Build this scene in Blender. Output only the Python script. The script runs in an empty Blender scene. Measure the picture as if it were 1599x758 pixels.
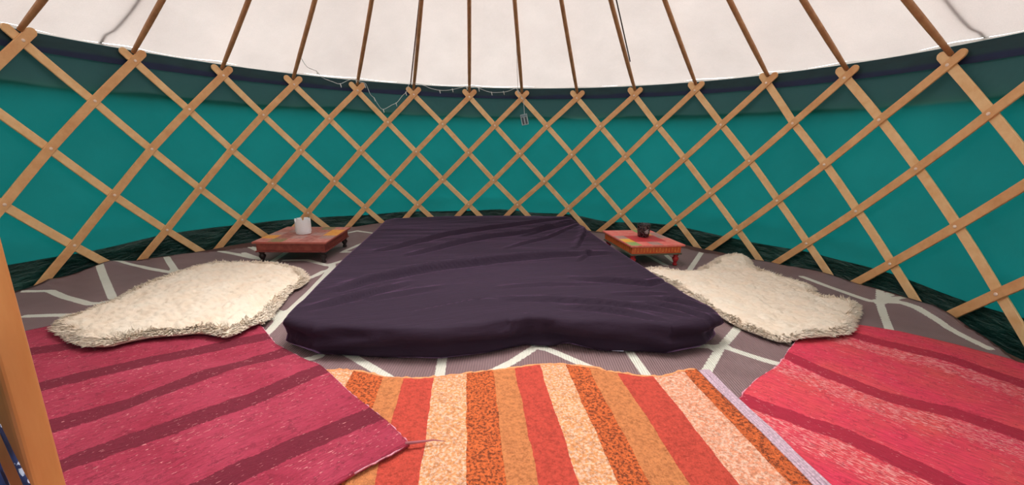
import bpy, bmesh, math, random, json
from mathutils import Vector, Matrix, noise
from mathutils.geometry import delaunay_2d_cdt
random.seed(7)
PI = math.pi
SC = bpy.context.scene
COL = SC.collection
# measured layout of the place, metres (z = 0 is the mat surface, +y the back of the tent)
D = json.loads('''{"CAM":[[0.0,-1.7270829677609878,0.7304],[0.9944362212221721,-0.10314354032779761,0.021401215152769274],[0.00297345768501045,0.23056617400037244,0.9730521044405718],[0.10529843527214726,0.9675746221845,-0.22959004776723108],653.5349854699606],"NODE":{"0,0":[-1.2691,1.1586],"2,0":[-1.0559,1.1515],"4,0":[-0.8409,1.1377],"6,0":[-0.6333,1.1301],"8,0":[-0.4192,1.1281],"10,0":[-0.2105,1.1254],"12,0":[0.0087,1.1273],"14,0":[0.2207,1.1259],"16,0":[0.4414,1.125],"18,0":[0.6613,1.133],"20,0":[0.8752,1.1458],"22,0":[1.0977,1.1544],"24,0":[1.3046,1.1322],"26,0":[1.5205,1.125],"1,1":[-1.1584,0.9084],"3,1":[-0.9442,0.9016],"5,1":[-0.7385,0.8969],"7,1":[-0.525,0.8951],"9,1":[-0.3139,0.8881],"11,1":[-0.1001,0.8882],"13,1":[0.1124,0.8879],"15,1":[0.3258,0.8912],"17,1":[0.5406,0.8905],"19,1":[0.7561,0.8955],"21,1":[0.9756,0.8966],"23,1":[1.191,0.894],"25,1":[1.4058,0.8945],"27,1":[1.6164,0.8968],"0,2":[-1.2635,0.6572],"2,2":[-1.0526,0.6524],"4,2":[-0.8432,0.6508],"6,2":[-0.6314,0.6473],"8,2":[-0.4198,0.6472],"10,2":[-0.2084,0.6422],"12,2":[0.0043,0.6434],"14,2":[0.2184,0.6455],"16,2":[0.433,0.6482],"18,2":[0.6473,0.6448],"20,2":[0.8646,0.6468],"22,2":[1.0819,0.6501],"24,2":[1.2959,0.6498],"26,2":[1.5081,0.6531],"-1,3":[-1.367,0.4038],"1,3":[-1.1563,0.397],"3,3":[-0.9463,0.3967],"5,3":[-0.7336,0.3976],"7,3":[-0.524,0.3977],"9,3":[-0.3131,0.396],"11,3":[-0.1038,0.3982],"13,3":[0.1097,0.3973],"15,3":[0.3236,0.4024],"17,3":[0.5364,0.4007],"19,3":[0.7534,0.3965],"21,3":[0.9692,0.4011],"23,3":[1.184,0.403],"25,3":[1.3975,0.405],"27,3":[1.6111,0.4092],"0,4":[-1.2602,0.1525],"2,4":[-1.0495,0.1499],"4,4":[-0.8403,0.1487],"6,4":[-0.6265,0.1514],"8,4":[-0.4167,0.1604],"10,4":[-0.2087,0.1695],"12,4":[0.0037,0.1657],"14,4":[0.2132,0.1759],"16,4":[0.431,0.1659],"18,4":[0.6474,0.1566],"20,4":[0.8608,0.1599],"22,4":[1.0744,0.1605],"24,4":[1.2879,0.1622],"26,4":[1.5013,0.1638],"28,4":[1.7131,0.1684]},"TH":[0.11931387660496319,0.10668090308842781],"HK":[1.1427,0.8973,0.6502,0.401,0.1608],"MATL":[[[-2.074,0.353],[-1.977,0.375],[-1.852,0.292],[-1.654,0.188],[-1.598,0.224]],[[-1.808,0.069],[-1.652,0.068]],[[-2.07,0.628],[-2.112,0.734],[-2.091,0.809],[-1.847,0.763],[-1.618,0.657]],[[-2.105,0.809],[-1.842,0.513],[-1.624,0.265]],[[-1.933,1.078],[-1.606,0.669]],[[-1.612,0.669],[-1.553,0.766],[-1.471,0.885]],[[-1.643,1.138],[-1.312,0.939]],[[-1.541,1.297],[-1.33,1.065]],[[-0.991,1.656],[-0.909,1.781],[-0.743,1.68]],[[-0.83,1.121],[-0.747,1.365],[-0.69,1.514]],[[-0.837,1.087],[-0.733,1.102]],[[-1.129,0.89],[-0.992,0.887],[-0.833,0.77],[-0.753,0.895]],[[-0.848,0.538],[-0.818,0.654],[-0.755,0.728]],[[-0.774,-0.227],[-0.769,-0.124],[-0.776,0.041],[-0.772,0.277],[-0.78,0.535],[-0.8,0.769]],[[-0.847,-0.047],[-0.781,0.028],[-0.762,0.175]],[[-0.856,0.088],[-0.759,0.027]],[[-0.872,-0.014],[-0.786,0.021]],[[-0.61,-0.41],[-0.553,-0.372],[-0.51,-0.344]],[[-0.46,-0.296],[-0.389,-0.365],[-0.233,-0.52],[-0.154,-0.595]],[[-0.09,-0.319],[-0.088,-0.384],[-0.092,-0.566]],[[0.018,-0.545],[0.078,-0.488],[0.152,-0.427],[0.264,-0.316]],[[0.238,-0.299],[0.319,-0.378],[0.431,-0.512],[0.513,-0.611]],[[0.595,-0.31],[0.586,-0.381],[0.582,-0.576],[0.58,-0.647]],[[0.828,-0.356],[0.858,-0.358],[0.963,-0.374],[1.057,-0.485],[1.116,-0.533]],[[1.343,0.007],[1.181,-0.16],[0.938,-0.383],[0.773,-0.559],[0.697,-0.638]],[[1.058,-0.07],[1.109,-0.087],[1.179,-0.119]],[[1.325,0.567],[1.446,0.728],[1.663,1.016],[1.812,1.145]],[[1.223,-0.263],[1.23,-0.327],[1.25,-0.382],[1.215,-0.473]],[[1.96,0.443],[1.994,0.041],[2.084,-0.031],[2.056,-0.236],[1.985,-0.459]],[[2.299,0.291],[1.996,-0.01],[1.756,-0.282],[1.654,-0.402]],[[2.03,0.022],[2.238,0.12]],[[2.013,0.006],[2.194,0.022],[2.206,-0.004]],[[1.887,-0.502],[1.91,-0.513],[1.948,-0.588]],[[1.386,1.04],[1.344,0.791]],[[1.231,0.956],[1.25,0.705]],[[-1.449,1.067],[-1.274,0.924]],[[-1.513,1.241],[-1.396,1.185]],[[-1.185,0.863],[-1.191,1.095]]],"MATE":[[-2.1639,0.397,-0.0275],[-2.1404,0.5086,0.0053],[-2.1223,0.5793,-0.0083],[-2.0572,0.7796,0.0272],[-1.9883,0.9417,-0.02],[-1.8827,1.1381,-0.0248],[-1.7409,1.3451,-0.0529],[-1.588,1.5225,-0.0646],[-1.02,1.9493,-0.0067],[-0.7973,2.0505,0.0082],[1.8213,1.2341,-0.0583],[2.1087,0.6273,0.0025],[2.1828,0.2747,-0.0002],[2.1943,0.1583,0.0116],[2.1971,-0.1139,0.0313],[2.1848,-0.2579,0.0009],[2.1685,-0.3711,-0.0462],[2.1483,-0.474,-0.0872]],"MATR":[[-1.419,2.109],[-1.332,2.219],[-1.313,2.171],[-1.182,2.31],[-1.148,2.122],[-1.05,2.099],[-0.96,1.982],[-0.859,1.927],[-0.486,2.166],[-0.368,2.243],[1.029,1.969],[1.279,2.209],[1.446,2.199],[1.486,2.238],[1.589,2.295],[1.687,2.202],[1.789,2.089],[1.878,2.013]],"ORB":[[-0.459,-0.472],[-0.41,-0.471],[-0.348,-0.479],[-0.262,-0.515],[-0.204,-0.53],[-0.161,-0.536],[-0.082,-0.534],[0.019,-0.512],[0.123,-0.499],[0.222,-0.478],[0.319,-0.484],[0.419,-0.515],[0.474,-0.546],[0.551,-0.57],[0.632,-0.58],[0.741,-0.56]],"FL":[[-1.538,-0.149],[-1.581,-0.03],[-1.564,0.14],[-1.582,0.305],[-1.586,0.523],[-1.505,0.763],[-1.315,0.799],[-1.116,0.752],[-0.937,0.655],[-0.816,0.473],[-0.801,0.367],[-0.841,0.273],[-0.813,0.143],[-0.79,-0.02],[-0.783,-0.123],[-0.811,-0.162],[-0.831,-0.238],[-0.87,-0.266],[-0.917,-0.238],[-0.993,-0.218],[-1.039,-0.231],[-1.109,-0.237],[-1.166,-0.272],[-1.207,-0.312],[-1.307,-0.297],[-1.422,-0.218]],"FR":[[0.993,0.529],[1.109,0.633],[1.236,0.521],[1.348,0.544],[1.538,0.693],[1.677,0.848],[1.893,0.895],[1.87,0.762],[1.757,0.571],[1.795,0.354],[1.872,0.239],[1.738,0.068],[1.839,0.063],[1.872,-0.026],[1.811,-0.103],[1.645,-0.238],[1.556,-0.327],[1.45,-0.378],[1.283,-0.385],[1.2,-0.39],[1.17,-0.378],[1.139,-0.332],[1.094,-0.24],[1.08,-0.125],[1.061,0.055],[1.083,0.292],[1.027,0.405]],"MFB":[[-0.638,-0.26],[-0.509,-0.349],[-0.288,-0.376],[-0.09,-0.398],[0.066,-0.367],[0.212,-0.313],[0.326,-0.345],[0.485,-0.379],[0.622,-0.397],[0.708,-0.422],[0.854,-0.378],[0.95,-0.293]],"MTOP":[[-0.623,-0.289],[-0.643,1.682],[-0.163,1.809],[0.387,1.851],[0.931,1.861],[0.927,0.36],[0.951,-0.329]],"WR":[[[[-0.495,0.663],[-0.349,0.815],[-0.13,1.064],[0.198,1.323],[0.504,1.501],[0.936,1.765]],0.012,0.022],[[[-0.32,0.562],[-0.117,0.762],[0.125,0.966],[0.507,1.208],[0.979,1.616]],0.012,0.02],[[[-0.54,0.014],[-0.439,0.127],[-0.286,0.235],[-0.099,0.335],[0.142,0.421],[0.427,0.502],[0.788,0.591]],0.016,0.03],[[[-0.576,-0.181],[-0.444,-0.08],[-0.266,0.085]],0.01,0.022],[[[-0.385,-0.097],[-0.249,-0.038],[-0.113,0.027]],0.006,0.02],[[[0.393,1.06],[0.562,1.253],[0.763,1.502],[0.968,1.674]],0.009,0.018],[[[0.239,0.693],[0.51,0.961],[0.947,1.559]],0.007,0.015],[[[0.665,0.716],[0.805,1.078],[0.932,1.504]],0.009,0.02],[[[-0.291,0.341],[-0.102,0.404],[0.102,0.447]],0.004,0.012],[[[0.509,0.107],[0.683,0.072],[0.821,0.03],[0.927,0.091]],0.01,0.022],[[[0.137,-0.008],[0.309,0.009],[0.579,0.032]],0.005,0.014],[[[0.127,-0.143],[0.308,-0.159],[0.509,-0.197],[0.699,-0.253],[0.805,-0.303]],0.008,0.018],[[[0.368,-0.242],[0.535,-0.276],[0.684,-0.344]],0.008,0.018],[[[0.62,-0.109],[0.733,-0.106],[0.857,-0.089]],0.005,0.014],[[[0.797,-0.154],[0.868,-0.18],[0.91,-0.231]],0.008,0.016],[[[0.687,-0.219],[0.805,-0.252],[0.88,-0.331]],0.008,0.016],[[[0.61,0.432],[0.743,0.636]],0.006,0.014],[[[0.179,-0.146],[0.024,-0.152],[-0.193,-0.232]],0.005,0.015]],"WIRE":[[-1.2251,1.7302,1.3243],[-1.2155,1.7369,1.3083],[-1.1865,1.7569,1.2552],[-1.1352,1.7904,1.2355],[-1.1031,1.8104,1.1939],[-1.0365,1.8494,1.1691],[-0.9914,1.8739,1.1598],[-0.9295,1.9054,1.1947],[-0.8852,1.9264,1.2039],[-0.8549,1.94,1.1876],[-0.8147,1.9572,1.1767],[-0.7862,1.9688,1.1005],[-0.7595,1.9793,1.0726],[-0.7333,1.9891,1.0243],[-0.6966,2.0023,0.9859],[-0.6261,2.0254,1.0255],[-0.5853,2.0376,1.0482],[-0.5429,2.0493,1.1018],[-0.506,2.0587,1.1397],[-0.4782,2.0654,1.2074],[-0.4165,2.0787,1.2062],[-0.3594,2.0893,1.1942],[-0.3123,2.0969,1.1762],[-0.2378,2.1066,1.1643],[-0.162,2.1138,1.1677],[-0.08,2.1185,1.1867],[-0.0086,2.12,1.2049],[0.0464,2.1195,1.212],[0.0905,2.1181,1.1976],[0.1958,2.1109,1.1636],[0.3063,2.0978,1.1657],[0.3611,2.089,1.1771],[0.4208,2.0778,1.1988],[0.438,2.0743,1.1622],[0.4829,2.0643,1.1099],[0.4898,2.0627,1.057],[0.4971,2.0609,0.9877]],"BULB":[[-1.132,1.7806,1.2341],[-0.9886,1.864,1.1586],[-0.8828,1.9165,1.2027],[-0.8219,1.9434,1.1698],[-0.7575,1.9693,1.0717],[-0.6947,1.9924,0.9853],[-0.5939,2.0247,1.0417],[-0.5151,2.0462,1.1329],[-0.2371,2.0966,1.1632],[-0.1289,2.1061,1.1783],[-0.0086,2.11,1.2037],[0.0958,2.1078,1.1914],[0.2063,2.0999,1.1627],[0.3109,2.087,1.17],[0.4363,2.0644,1.182]],"BOX":[0.4985,2.0606,0.9393],"UPW":[[0.4373,2.0744,1.1885],[0.42,1.991,1.28],[0.368,1.674,1.504],[0.326,1.424,1.681]],"ROPEL":[[-1.721,0.917,1.424],[-1.797,0.948,1.367],[-1.872,0.972,1.313],[-1.926,0.985,1.274],[-1.967,0.978,1.252]],"ROPER":[[2.03,0.057,1.368],[2.092,0.059,1.324],[2.153,0.059,1.281],[2.196,0.056,1.251],[2.223,0.036,1.233]],"CORD":[[[-0.324,1.5,1.67],[-0.4836,2.1462,1.2022]],[[0.974,1.216,1.653],[1.217,1.536,1.352]]],"POST":[[-0.5555,-1.1733,0.6315],[-0.5164,-1.2145,0.4761],[-0.4766,-1.2553,0.3221],[-0.6278,-1.1658,0.63],[-0.5864,-1.2072,0.4746],[-0.5474,-1.248,0.3206]],"CL1":[[-0.4933,-1.2952,0.5387],[-0.4755,-1.2971,0.5115],[-0.4797,-1.2967,0.4461],[-0.4836,-1.2962,0.4155],[-0.4921,-1.2953,0.3609],[-0.4997,-1.2945,0.3085],[-0.565,-1.2874,0.3067]],"CL2":[[-0.4755,-1.2971,0.5115],[-0.4753,-1.2971,0.4758],[-0.4765,-1.297,0.4537],[-0.4681,-1.2979,0.4081],[-0.4569,-1.2991,0.3619],[-0.447,-1.3002,0.3142],[-0.4859,-1.296,0.3132],[-0.4817,-1.2964,0.3612],[-0.4802,-1.2966,0.4078],[-0.4797,-1.2967,0.4386]],"TABL":[[[-1.237,0.826],[-0.796,0.755],[-0.843,1.232],[-1.29,1.323]],[[-0.844,0.77],[-1.255,0.923]]],"TABR":[[[0.95,1.106],[0.968,0.631],[1.347,0.658],[1.326,1.153]],[[1.304,0.661]]],"CUPL":[[-1.053,1.042]],"CUPR":[[1.164,0.895]],"TAG":[[0.535,-0.373]]}''')

# ------------------------------------------------------------------ camera, sky, sun, exposure
c, rx, up, fw, F = D['CAM']
cam = bpy.data.cameras.new('camera'); cam.sensor_width = 36; cam.lens = F*36/1599
cam.clip_start = .02
co = bpy.data.objects.new('camera', cam); COL.objects.link(co)
M = Matrix(((rx[0], up[0], -fw[0], c[0]), (rx[1], up[1], -fw[1], c[1]), (rx[2], up[2], -fw[2], c[2]), (0, 0, 0, 1)))
co.matrix_world = M
SC.camera = co
w = bpy.data.worlds.new('overcast_sky'); SC.world = w; w.use_nodes = True
bg = w.node_tree.nodes['Background']
bg.inputs[0].default_value = (1, .965, .965, 1); bg.inputs[1].default_value = 5.0
sun = bpy.data.lights.new('soft_sun', 'SUN'); sun.energy = 12; sun.angle = math.radians(60); sun.color = (1, .96, .9)
so = bpy.data.objects.new('soft_sun', sun); COL.objects.link(so)
so.rotation_euler = (math.radians(-11), math.radians(1), 0)      # high, from behind the back wall
vs = SC.view_settings
vs.view_transform = 'Standard'; vs.look = 'None'; vs.gamma = 1; vs.use_curve_mapping = False
vs.exposure = 0.0

# ------------------------------------------------------------------ helpers
def srgb(r, g, b):
    f = lambda v: v/12.92 if v <= .04045 else ((v+.055)/1.055)**2.4
    return (f(r/255), f(g/255), f(b/255), 1)
def newmat(name, col, rough=.8, **k):
    m = bpy.data.materials.new(name); m.use_nodes = True
    b = m.node_tree.nodes['Principled BSDF']
    b.inputs['Base Color'].default_value = col; b.inputs['Roughness'].default_value = rough
    for a, v in k.items(): b.inputs[a.replace('_', ' ')].default_value = v
    return m, m.node_tree, b
def N(nt, t, **k):
    n = nt.nodes.new(t)
    for a, v in k.items():
        if hasattr(n, a): setattr(n, a, v)
        else: n.inputs[a.replace('_', ' ')].default_value = v
    return n
def ramp(nt, src, stops, interp='LINEAR'):
    r = nt.nodes.new('ShaderNodeValToRGB'); r.color_ramp.interpolation = interp
    e = r.color_ramp.elements
    while len(e) < len(stops): e.new(.5)
    for i, (p, cc) in enumerate(stops): e[i].position = p; e[i].color = cc
    nt.links.new(src, r.inputs[0]); return r
def coords(nt, scale=(1, 1, 1), rot=(0, 0, 0), kind='Object'):
    t = nt.nodes.new('ShaderNodeTexCoord'); m = nt.nodes.new('ShaderNodeMapping')
    m.inputs['Scale'].default_value = scale; m.inputs['Rotation'].default_value = rot
    nt.links.new(t.outputs[kind], m.inputs[0]); return m.outputs[0]
def noise_t(nt, vec, scale, detail=3, rough=.6):
    n = N(nt, 'ShaderNodeTexNoise'); n.inputs['Scale'].default_value = scale
    n.inputs['Detail'].default_value = detail; n.inputs['Roughness'].default_value = rough
    if vec is not None: nt.links.new(vec, n.inputs['Vector'])
    return n.outputs['Fac']
def mix(nt, fac, a, b, mode='MIX'):
    m = nt.nodes.new('ShaderNodeMix'); m.data_type = 'RGBA'; m.blend_type = mode
    for inp, v in ((m.inputs[0], fac), (m.inputs[6], a), (m.inputs[7], b)):
        if isinstance(v, (int, float, tuple)): inp.default_value = v
        else: nt.links.new(v, inp)
    return m.outputs[2]
def math_n(nt, op, a, b=None, cc=None, clamp=False):
    m = nt.nodes.new('ShaderNodeMath'); m.operation = op; m.use_clamp = clamp
    for i, v in enumerate((a, b, cc)):
        if v is None: continue
        if isinstance(v, (int, float)): m.inputs[i].default_value = v
        else: nt.links.new(v, m.inputs[i])
    return m.outputs[0]
def bump(nt, b, h, dist, strength=1.0):
    n = nt.nodes.new('ShaderNodeBump'); n.inputs['Strength'].default_value = strength; n.inputs['Distance'].default_value = dist
    nt.links.new(h, n.inputs['Height']); nt.links.new(n.outputs[0], b.inputs['Normal'])
def obj(name, bm_or_me, mats, parent=None, smooth=False):
    if isinstance(bm_or_me, bmesh.types.BMesh):
        me = bpy.data.meshes.new(name); bm_or_me.to_mesh(me); bm_or_me.free()
    else: me = bm_or_me
    for m in (mats if isinstance(mats, (list, tuple)) else [mats]): me.materials.append(m)
    if smooth: me.polygons.foreach_set('use_smooth', [True]*len(me.polygons))
    o = bpy.data.objects.new(name, me); COL.objects.link(o)
    if parent:
        o.parent = parent; o.location = -Vector(parent.location) if parent.get('_w') else Vector((0, 0, 0))
    return o
def tag(o, label=None, cat=None, group=None, kind=None):
    if label: o['label'] = label
    if cat: o['category'] = cat
    if group: o['group'] = group
    if kind: o['kind'] = kind
    return o
def thing(name, label, cat, loc=(0, 0, 0), rotz=0, group=None):
    o = bpy.data.objects.new(name, None); COL.objects.link(o); o.empty_display_size = .1
    o.location = loc; o.rotation_euler = (0, 0, rotz)
    return tag(o, label, cat, group)
def pyd(name, verts, faces):
    me = bpy.data.meshes.new(name); me.from_pydata([tuple(v) for v in verts], [], faces); me.update(); return me
def open_arc(me, half):
    bm = bmesh.new(); bm.from_mesh(me)
    kill = [f for f in bm.faces if abs(math.atan2(f.calc_center_median().x, -f.calc_center_median().y)) < half and f.calc_center_median().z > -.02]
    bmesh.ops.delete(bm, geom=kill, context='FACES'); bm.to_mesh(me); bm.free(); return me
def grid(name, fn, nu, nv, closed=False):
    V = [fn(i/nu, j/nv) for j in range(nv+1) for i in range(nu if closed else nu+1)]
    n = nu if closed else nu+1
    Fc = [(j*n+i, j*n+(i+1) % n, (j+1)*n+(i+1) % n, (j+1)*n+i) for j in range(nv) for i in range(nu)]
    return pyd(name, V, Fc)
def tube_into(bm, pts, rad, seg=8, cap=True):
    pts = [Vector(p) for p in pts]; rings = []
    radf = rad if callable(rad) else (lambda t: rad)
    prev = None
    for i, p in enumerate(pts):
        t = (pts[min(i+1, len(pts)-1)]-pts[max(i-1, 0)]).normalized()
        a = (prev - t*prev.dot(t)) if prev else t.orthogonal()
        a.normalize(); prev = a; b = t.cross(a); r = radf(i/(len(pts)-1))
        rings.append([bm.verts.new(p+a*r*math.cos(2*PI*k/seg)+b*r*math.sin(2*PI*k/seg)) for k in range(seg)])
    for A, B in zip(rings, rings[1:]):
        for k in range(seg): bm.faces.new((A[k], A[(k+1) % seg], B[(k+1) % seg], B[k]))
    if cap: bm.faces.new(rings[0][::-1]); bm.faces.new(rings[-1])
def tube(pts, rad, seg=8):
    bm = bmesh.new(); tube_into(bm, pts, rad, seg); return bm
def box_bm(x0, x1, y0, y1, z0, z1, bev=0, seg=2):
    bm = bmesh.new()
    bmesh.ops.create_cube(bm, size=1, matrix=Matrix.Translation(((x0+x1)/2, (y0+y1)/2, (z0+z1)/2)) @ Matrix.Diagonal((x1-x0, y1-y0, z1-z0, 1)))
    if bev: bmesh.ops.bevel(bm, geom=bm.edges[:], offset=bev, segments=seg, profile=.5, affect='EDGES')
    return bm
def lathe(prof, seg=24, cx=0, cy=0):
    bm = bmesh.new(); rings = []
    for r, z in prof: rings.append([bm.verts.new((cx+r*math.cos(2*PI*k/seg), cy+r*math.sin(2*PI*k/seg), z)) for k in range(seg)])
    for A, B in zip(rings, rings[1:]):
        for k in range(seg): bm.faces.new((A[k], A[(k+1) % seg], B[(k+1) % seg], B[k]))
    if prof[0][0] > 0: bm.faces.new(rings[0][::-1])
    if prof[-1][0] > 0: bm.faces.new(rings[-1])
    return bm
def segdist(px, py, a, b):
    dx, dy = b[0]-a[0], b[1]-a[1]; L = dx*dx+dy*dy or 1e-9
    t = max(0, min(1, ((px-a[0])*dx+(py-a[1])*dy)/L))
    qx, qy = px-a[0]-t*dx, py-a[1]-t*dy
    s = dx*(py-a[1])-dy*(px-a[0])
    return math.hypot(qx, qy), (1 if s >= 0 else -1), t
def polydist(px, py, line):
    best = (9, 1, 0); n = len(line)-1
    for i in range(n):
        d, s, t = segdist(px, py, line[i], line[i+1])
        if d < best[0]: best = (d, s, (i+t)/n)
    return best
def inside(px, py, P):
    r = False; j = len(P)-1
    for i in range(len(P)):
        if (P[i][1] > py) != (P[j][1] > py) and px < (P[j][0]-P[i][0])*(py-P[i][1])/(P[j][1]-P[i][1])+P[i][0]: r = not r
        j = i
    return r
def dense(P, step, closed=True):
    out = []; n = len(P)
    for i in range(n if closed else n-1):
        a, b = P[i], P[(i+1) % n]; k = max(1, int(math.hypot(b[0]-a[0], b[1]-a[1])/step))
        out += [(a[0]+(b[0]-a[0])*t/k, a[1]+(b[1]-a[1])*t/k) for t in range(k)]
    if not closed: out.append(tuple(P[-1]))
    return out
def smooth_poly(P, it=1):
    for _ in range(it):
        Q = []
        for i in range(len(P)):
            a, b = P[i], P[(i+1) % len(P)]
            Q += [(a[0]*.75+b[0]*.25, a[1]*.75+b[1]*.25), (a[0]*.25+b[0]*.75, a[1]*.25+b[1]*.75)]
        P = Q
    return P
def plan_mesh(P, step, rings=()):
    """triangulate a plan outline on a regular grid; returns points, triangles, outline length"""
    B = dense(P, step)
    xs = [p[0] for p in B]; ys = [p[1] for p in B]
    pts = [Vector(p) for p in B]; nb = len(B)
    def bd(x, y): return polydist(x, y, P+[P[0]])[0]
    for off in rings:
        for i in range(nb):
            a, b = B[i-1], B[(i+1) % nb]; tx, ty = b[0]-a[0], b[1]-a[1]; L = math.hypot(tx, ty) or 1
            for s in (1, -1):
                q = (B[i][0]-s*ty/L*off, B[i][1]+s*tx/L*off)
                if inside(q[0], q[1], B) and bd(*q) > off*.8: pts.append(Vector(q))
    lim = (max(rings) if rings else 0)+step*.6
    y = min(ys)
    while y < max(ys):
        x = min(xs)
        while x < max(xs):
            if inside(x, y, B) and bd(x, y) > lim: pts.append(Vector((x, y)))
            x += step
        y += step
    v, e, f, *_ = delaunay_2d_cdt(pts, [], [list(range(nb))], 1, 1e-5)
    return [tuple(q) for q in v], [tuple(t) for t in f]
def rug_obj(name, P, step, zf, thick, mats, parent=None, attrs=None):
    v, f = plan_mesh(P, step)
    V = [(x, y, zf(x, y)) for x, y in v]; n = len(V)
    V2 = V+[(x, y, z-thick) for x, y, z in V]
    cnt = {}
    for t in f:
        for a, b in zip(t, t[1:]+t[:1]): cnt[(a, b)] = cnt.get((a, b), 0)+1
    Fc = list(f)+[tuple(i+n for i in t[::-1]) for t in f]
    for (a, b) in cnt:
        if (b, a) not in cnt: Fc.append((b, a, a+n, b+n))
    me = pyd(name, V2, Fc)
    for an, fn in (attrs or {}).items():
        at = me.attributes.new(an, 'FLOAT', 'POINT')
        vals = [fn(x, y) for x, y in v]; at.data.foreach_set('value', vals+vals)
    return obj(name, me, mats, parent, True)
def attr(nt, n):
    a = nt.nodes.new('ShaderNodeAttribute'); a.attribute_name = n; return a.outputs['Fac']
def nz(x, y, z=0, s=1.0): return noise.noise(Vector((x*s, y*s, z*s)))

# ------------------------------------------------------------------ materials
def cloth_translucent(name, col, tcol, tr=.5, bscale=400, bdist=.0006, wr=.004, wscale=3, rough=1.0, streak=None):
    m = bpy.data.materials.new(name); m.use_nodes = True; nt = m.node_tree; nt.nodes.clear()
    out = N(nt, 'ShaderNodeOutputMaterial'); d = N(nt, 'ShaderNodeBsdfDiffuse'); t = N(nt, 'ShaderNodeBsdfTranslucent')
    mx = N(nt, 'ShaderNodeMixShader'); mx.inputs[0].default_value = tr
    vec = coords(nt)
    n1 = noise_t(nt, vec, bscale, 2); n2 = noise_t(nt, vec, wscale, 4, .55)
    vary = ramp(nt, n2, [(.25, (.84, .83, .83, 1)), (.7, (1, 1, 1, 1))])
    vary2 = ramp(nt, n1, [(.3, (.93, .93, .93, 1)), (.7, (1, 1, 1, 1))])
    v = mix(nt, 1.0, vary.outputs[0], vary2.outputs[0], 'MULTIPLY')
    nt.links.new(mix(nt, 1.0, v, col, 'MULTIPLY'), d.inputs[0]); nt.links.new(mix(nt, 1.0, v, tcol, 'MULTIPLY'), t.inputs[0])
    h = math_n(nt, 'MULTIPLY_ADD', n2, wr/ .001, math_n(nt, 'MULTIPLY', n1, bdist/.001))
    b = N(nt, 'ShaderNodeBump'); b.inputs['Distance'].default_value = .001; nt.links.new(h, b.inputs['Height'])
    nt.links.new(b.outputs[0], d.inputs['Normal']); nt.links.new(b.outputs[0], t.inputs['Normal'])
    nt.links.new(d.outputs[0], mx.inputs[1]); nt.links.new(t.outputs[0], mx.inputs[2]); nt.links.new(mx.outputs[0], out.inputs[0])
    return m
M_canvas = cloth_translucent('cream_canvas', (.80, .74, .72, 1), (.205, .190, .182, 1), .5, 220, .0005, .022, 2.4)
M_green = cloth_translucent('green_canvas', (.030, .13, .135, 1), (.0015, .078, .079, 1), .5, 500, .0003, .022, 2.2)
nt = M_green.node_tree      # greyer shade of the overhanging roof valance, painted into the wall top's colour
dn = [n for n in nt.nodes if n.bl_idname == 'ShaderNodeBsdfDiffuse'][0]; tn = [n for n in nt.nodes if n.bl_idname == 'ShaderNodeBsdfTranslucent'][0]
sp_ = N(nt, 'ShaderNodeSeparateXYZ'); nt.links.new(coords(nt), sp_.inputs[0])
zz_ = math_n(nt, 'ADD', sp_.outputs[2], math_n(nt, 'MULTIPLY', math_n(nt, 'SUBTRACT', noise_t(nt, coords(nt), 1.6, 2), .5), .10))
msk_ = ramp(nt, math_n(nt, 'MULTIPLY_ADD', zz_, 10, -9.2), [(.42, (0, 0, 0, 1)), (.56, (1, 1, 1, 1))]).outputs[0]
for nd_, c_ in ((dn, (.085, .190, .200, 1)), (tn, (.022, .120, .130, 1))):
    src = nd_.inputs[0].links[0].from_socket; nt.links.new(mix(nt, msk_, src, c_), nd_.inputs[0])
M_skirt, nt, b = newmat('dark_green_proofed_cloth', srgb(14, 58, 52), .45)
v = coords(nt, (1, 1, 3)); n = noise_t(nt, v, 3.2, 5, .62)
r = ramp(nt, n, [(.35, srgb(10, 46, 43)), (.56, srgb(16, 62, 56)), (.72, srgb(58, 100, 92))]); nt.links.new(r.outputs[0], b.inputs[0]); bump(nt, b, n, .05)
M_navy, nt, b = newmat('navy_hem_cloth', srgb(26, 40, 66), .8)
v = coords(nt, (1, 1, 3)); n = noise_t(nt, v, 8, 3); sx_ = N(nt, 'ShaderNodeSeparateXYZ'); nt.links.new(coords(nt), sx_.inputs[0])
hz = math_n(nt, 'ADD', sx_.outputs[2], math_n(nt, 'MULTIPLY', math_n(nt, 'SUBTRACT', noise_t(nt, coords(nt), 2, 2), .5), .05))
lowt = ramp(nt, math_n(nt, 'MULTIPLY_ADD', hz, 10, -11.1), [(.38, srgb(24, 38, 72)), (.52, srgb(30, 62, 68))])
r = ramp(nt, n, [(.3, (.8, .8, .8, 1)), (.7, (1.1, 1.1, 1.1, 1))]); nt.links.new(mix(nt, 1.0, lowt.outputs[0], r.outputs[0], 'MULTIPLY'), b.inputs[0])
def wood(name, c0, c1, scale=(6, 6, 60), rough=.55, rings=1.0, kind='Object'):
    m, nt, b = newmat(name, c0, rough)
    v = coords(nt, scale, kind=kind); n = noise_t(nt, v, 1.6, 5, .65)
    r = ramp(nt, n, [(.3, c0), (.72, c1)]); nt.links.new(r.outputs[0], b.inputs[0]); bump(nt, b, n, .0006)
    return m
M_slat = wood('ash_slat_wood', srgb(216, 158, 104), srgb(238, 190, 134), (9, 9, 9))
M_slat2 = wood('ash_slat_wood_back', srgb(232, 182, 124), srgb(248, 212, 160), (9, 9, 9))
M_pole = wood('oiled_pole_wood', srgb(172, 120, 80), srgb(204, 154, 108), (14, 14, 3), .45)
M_post = wood('orange_varnished_pine', srgb(204, 136, 78), srgb(222, 164, 104), (9, 9, 1.6), .35)
M_bolt, nt, b = newmat('brass_bolt', srgb(250, 226, 206), .35, Metallic=.1)
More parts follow.
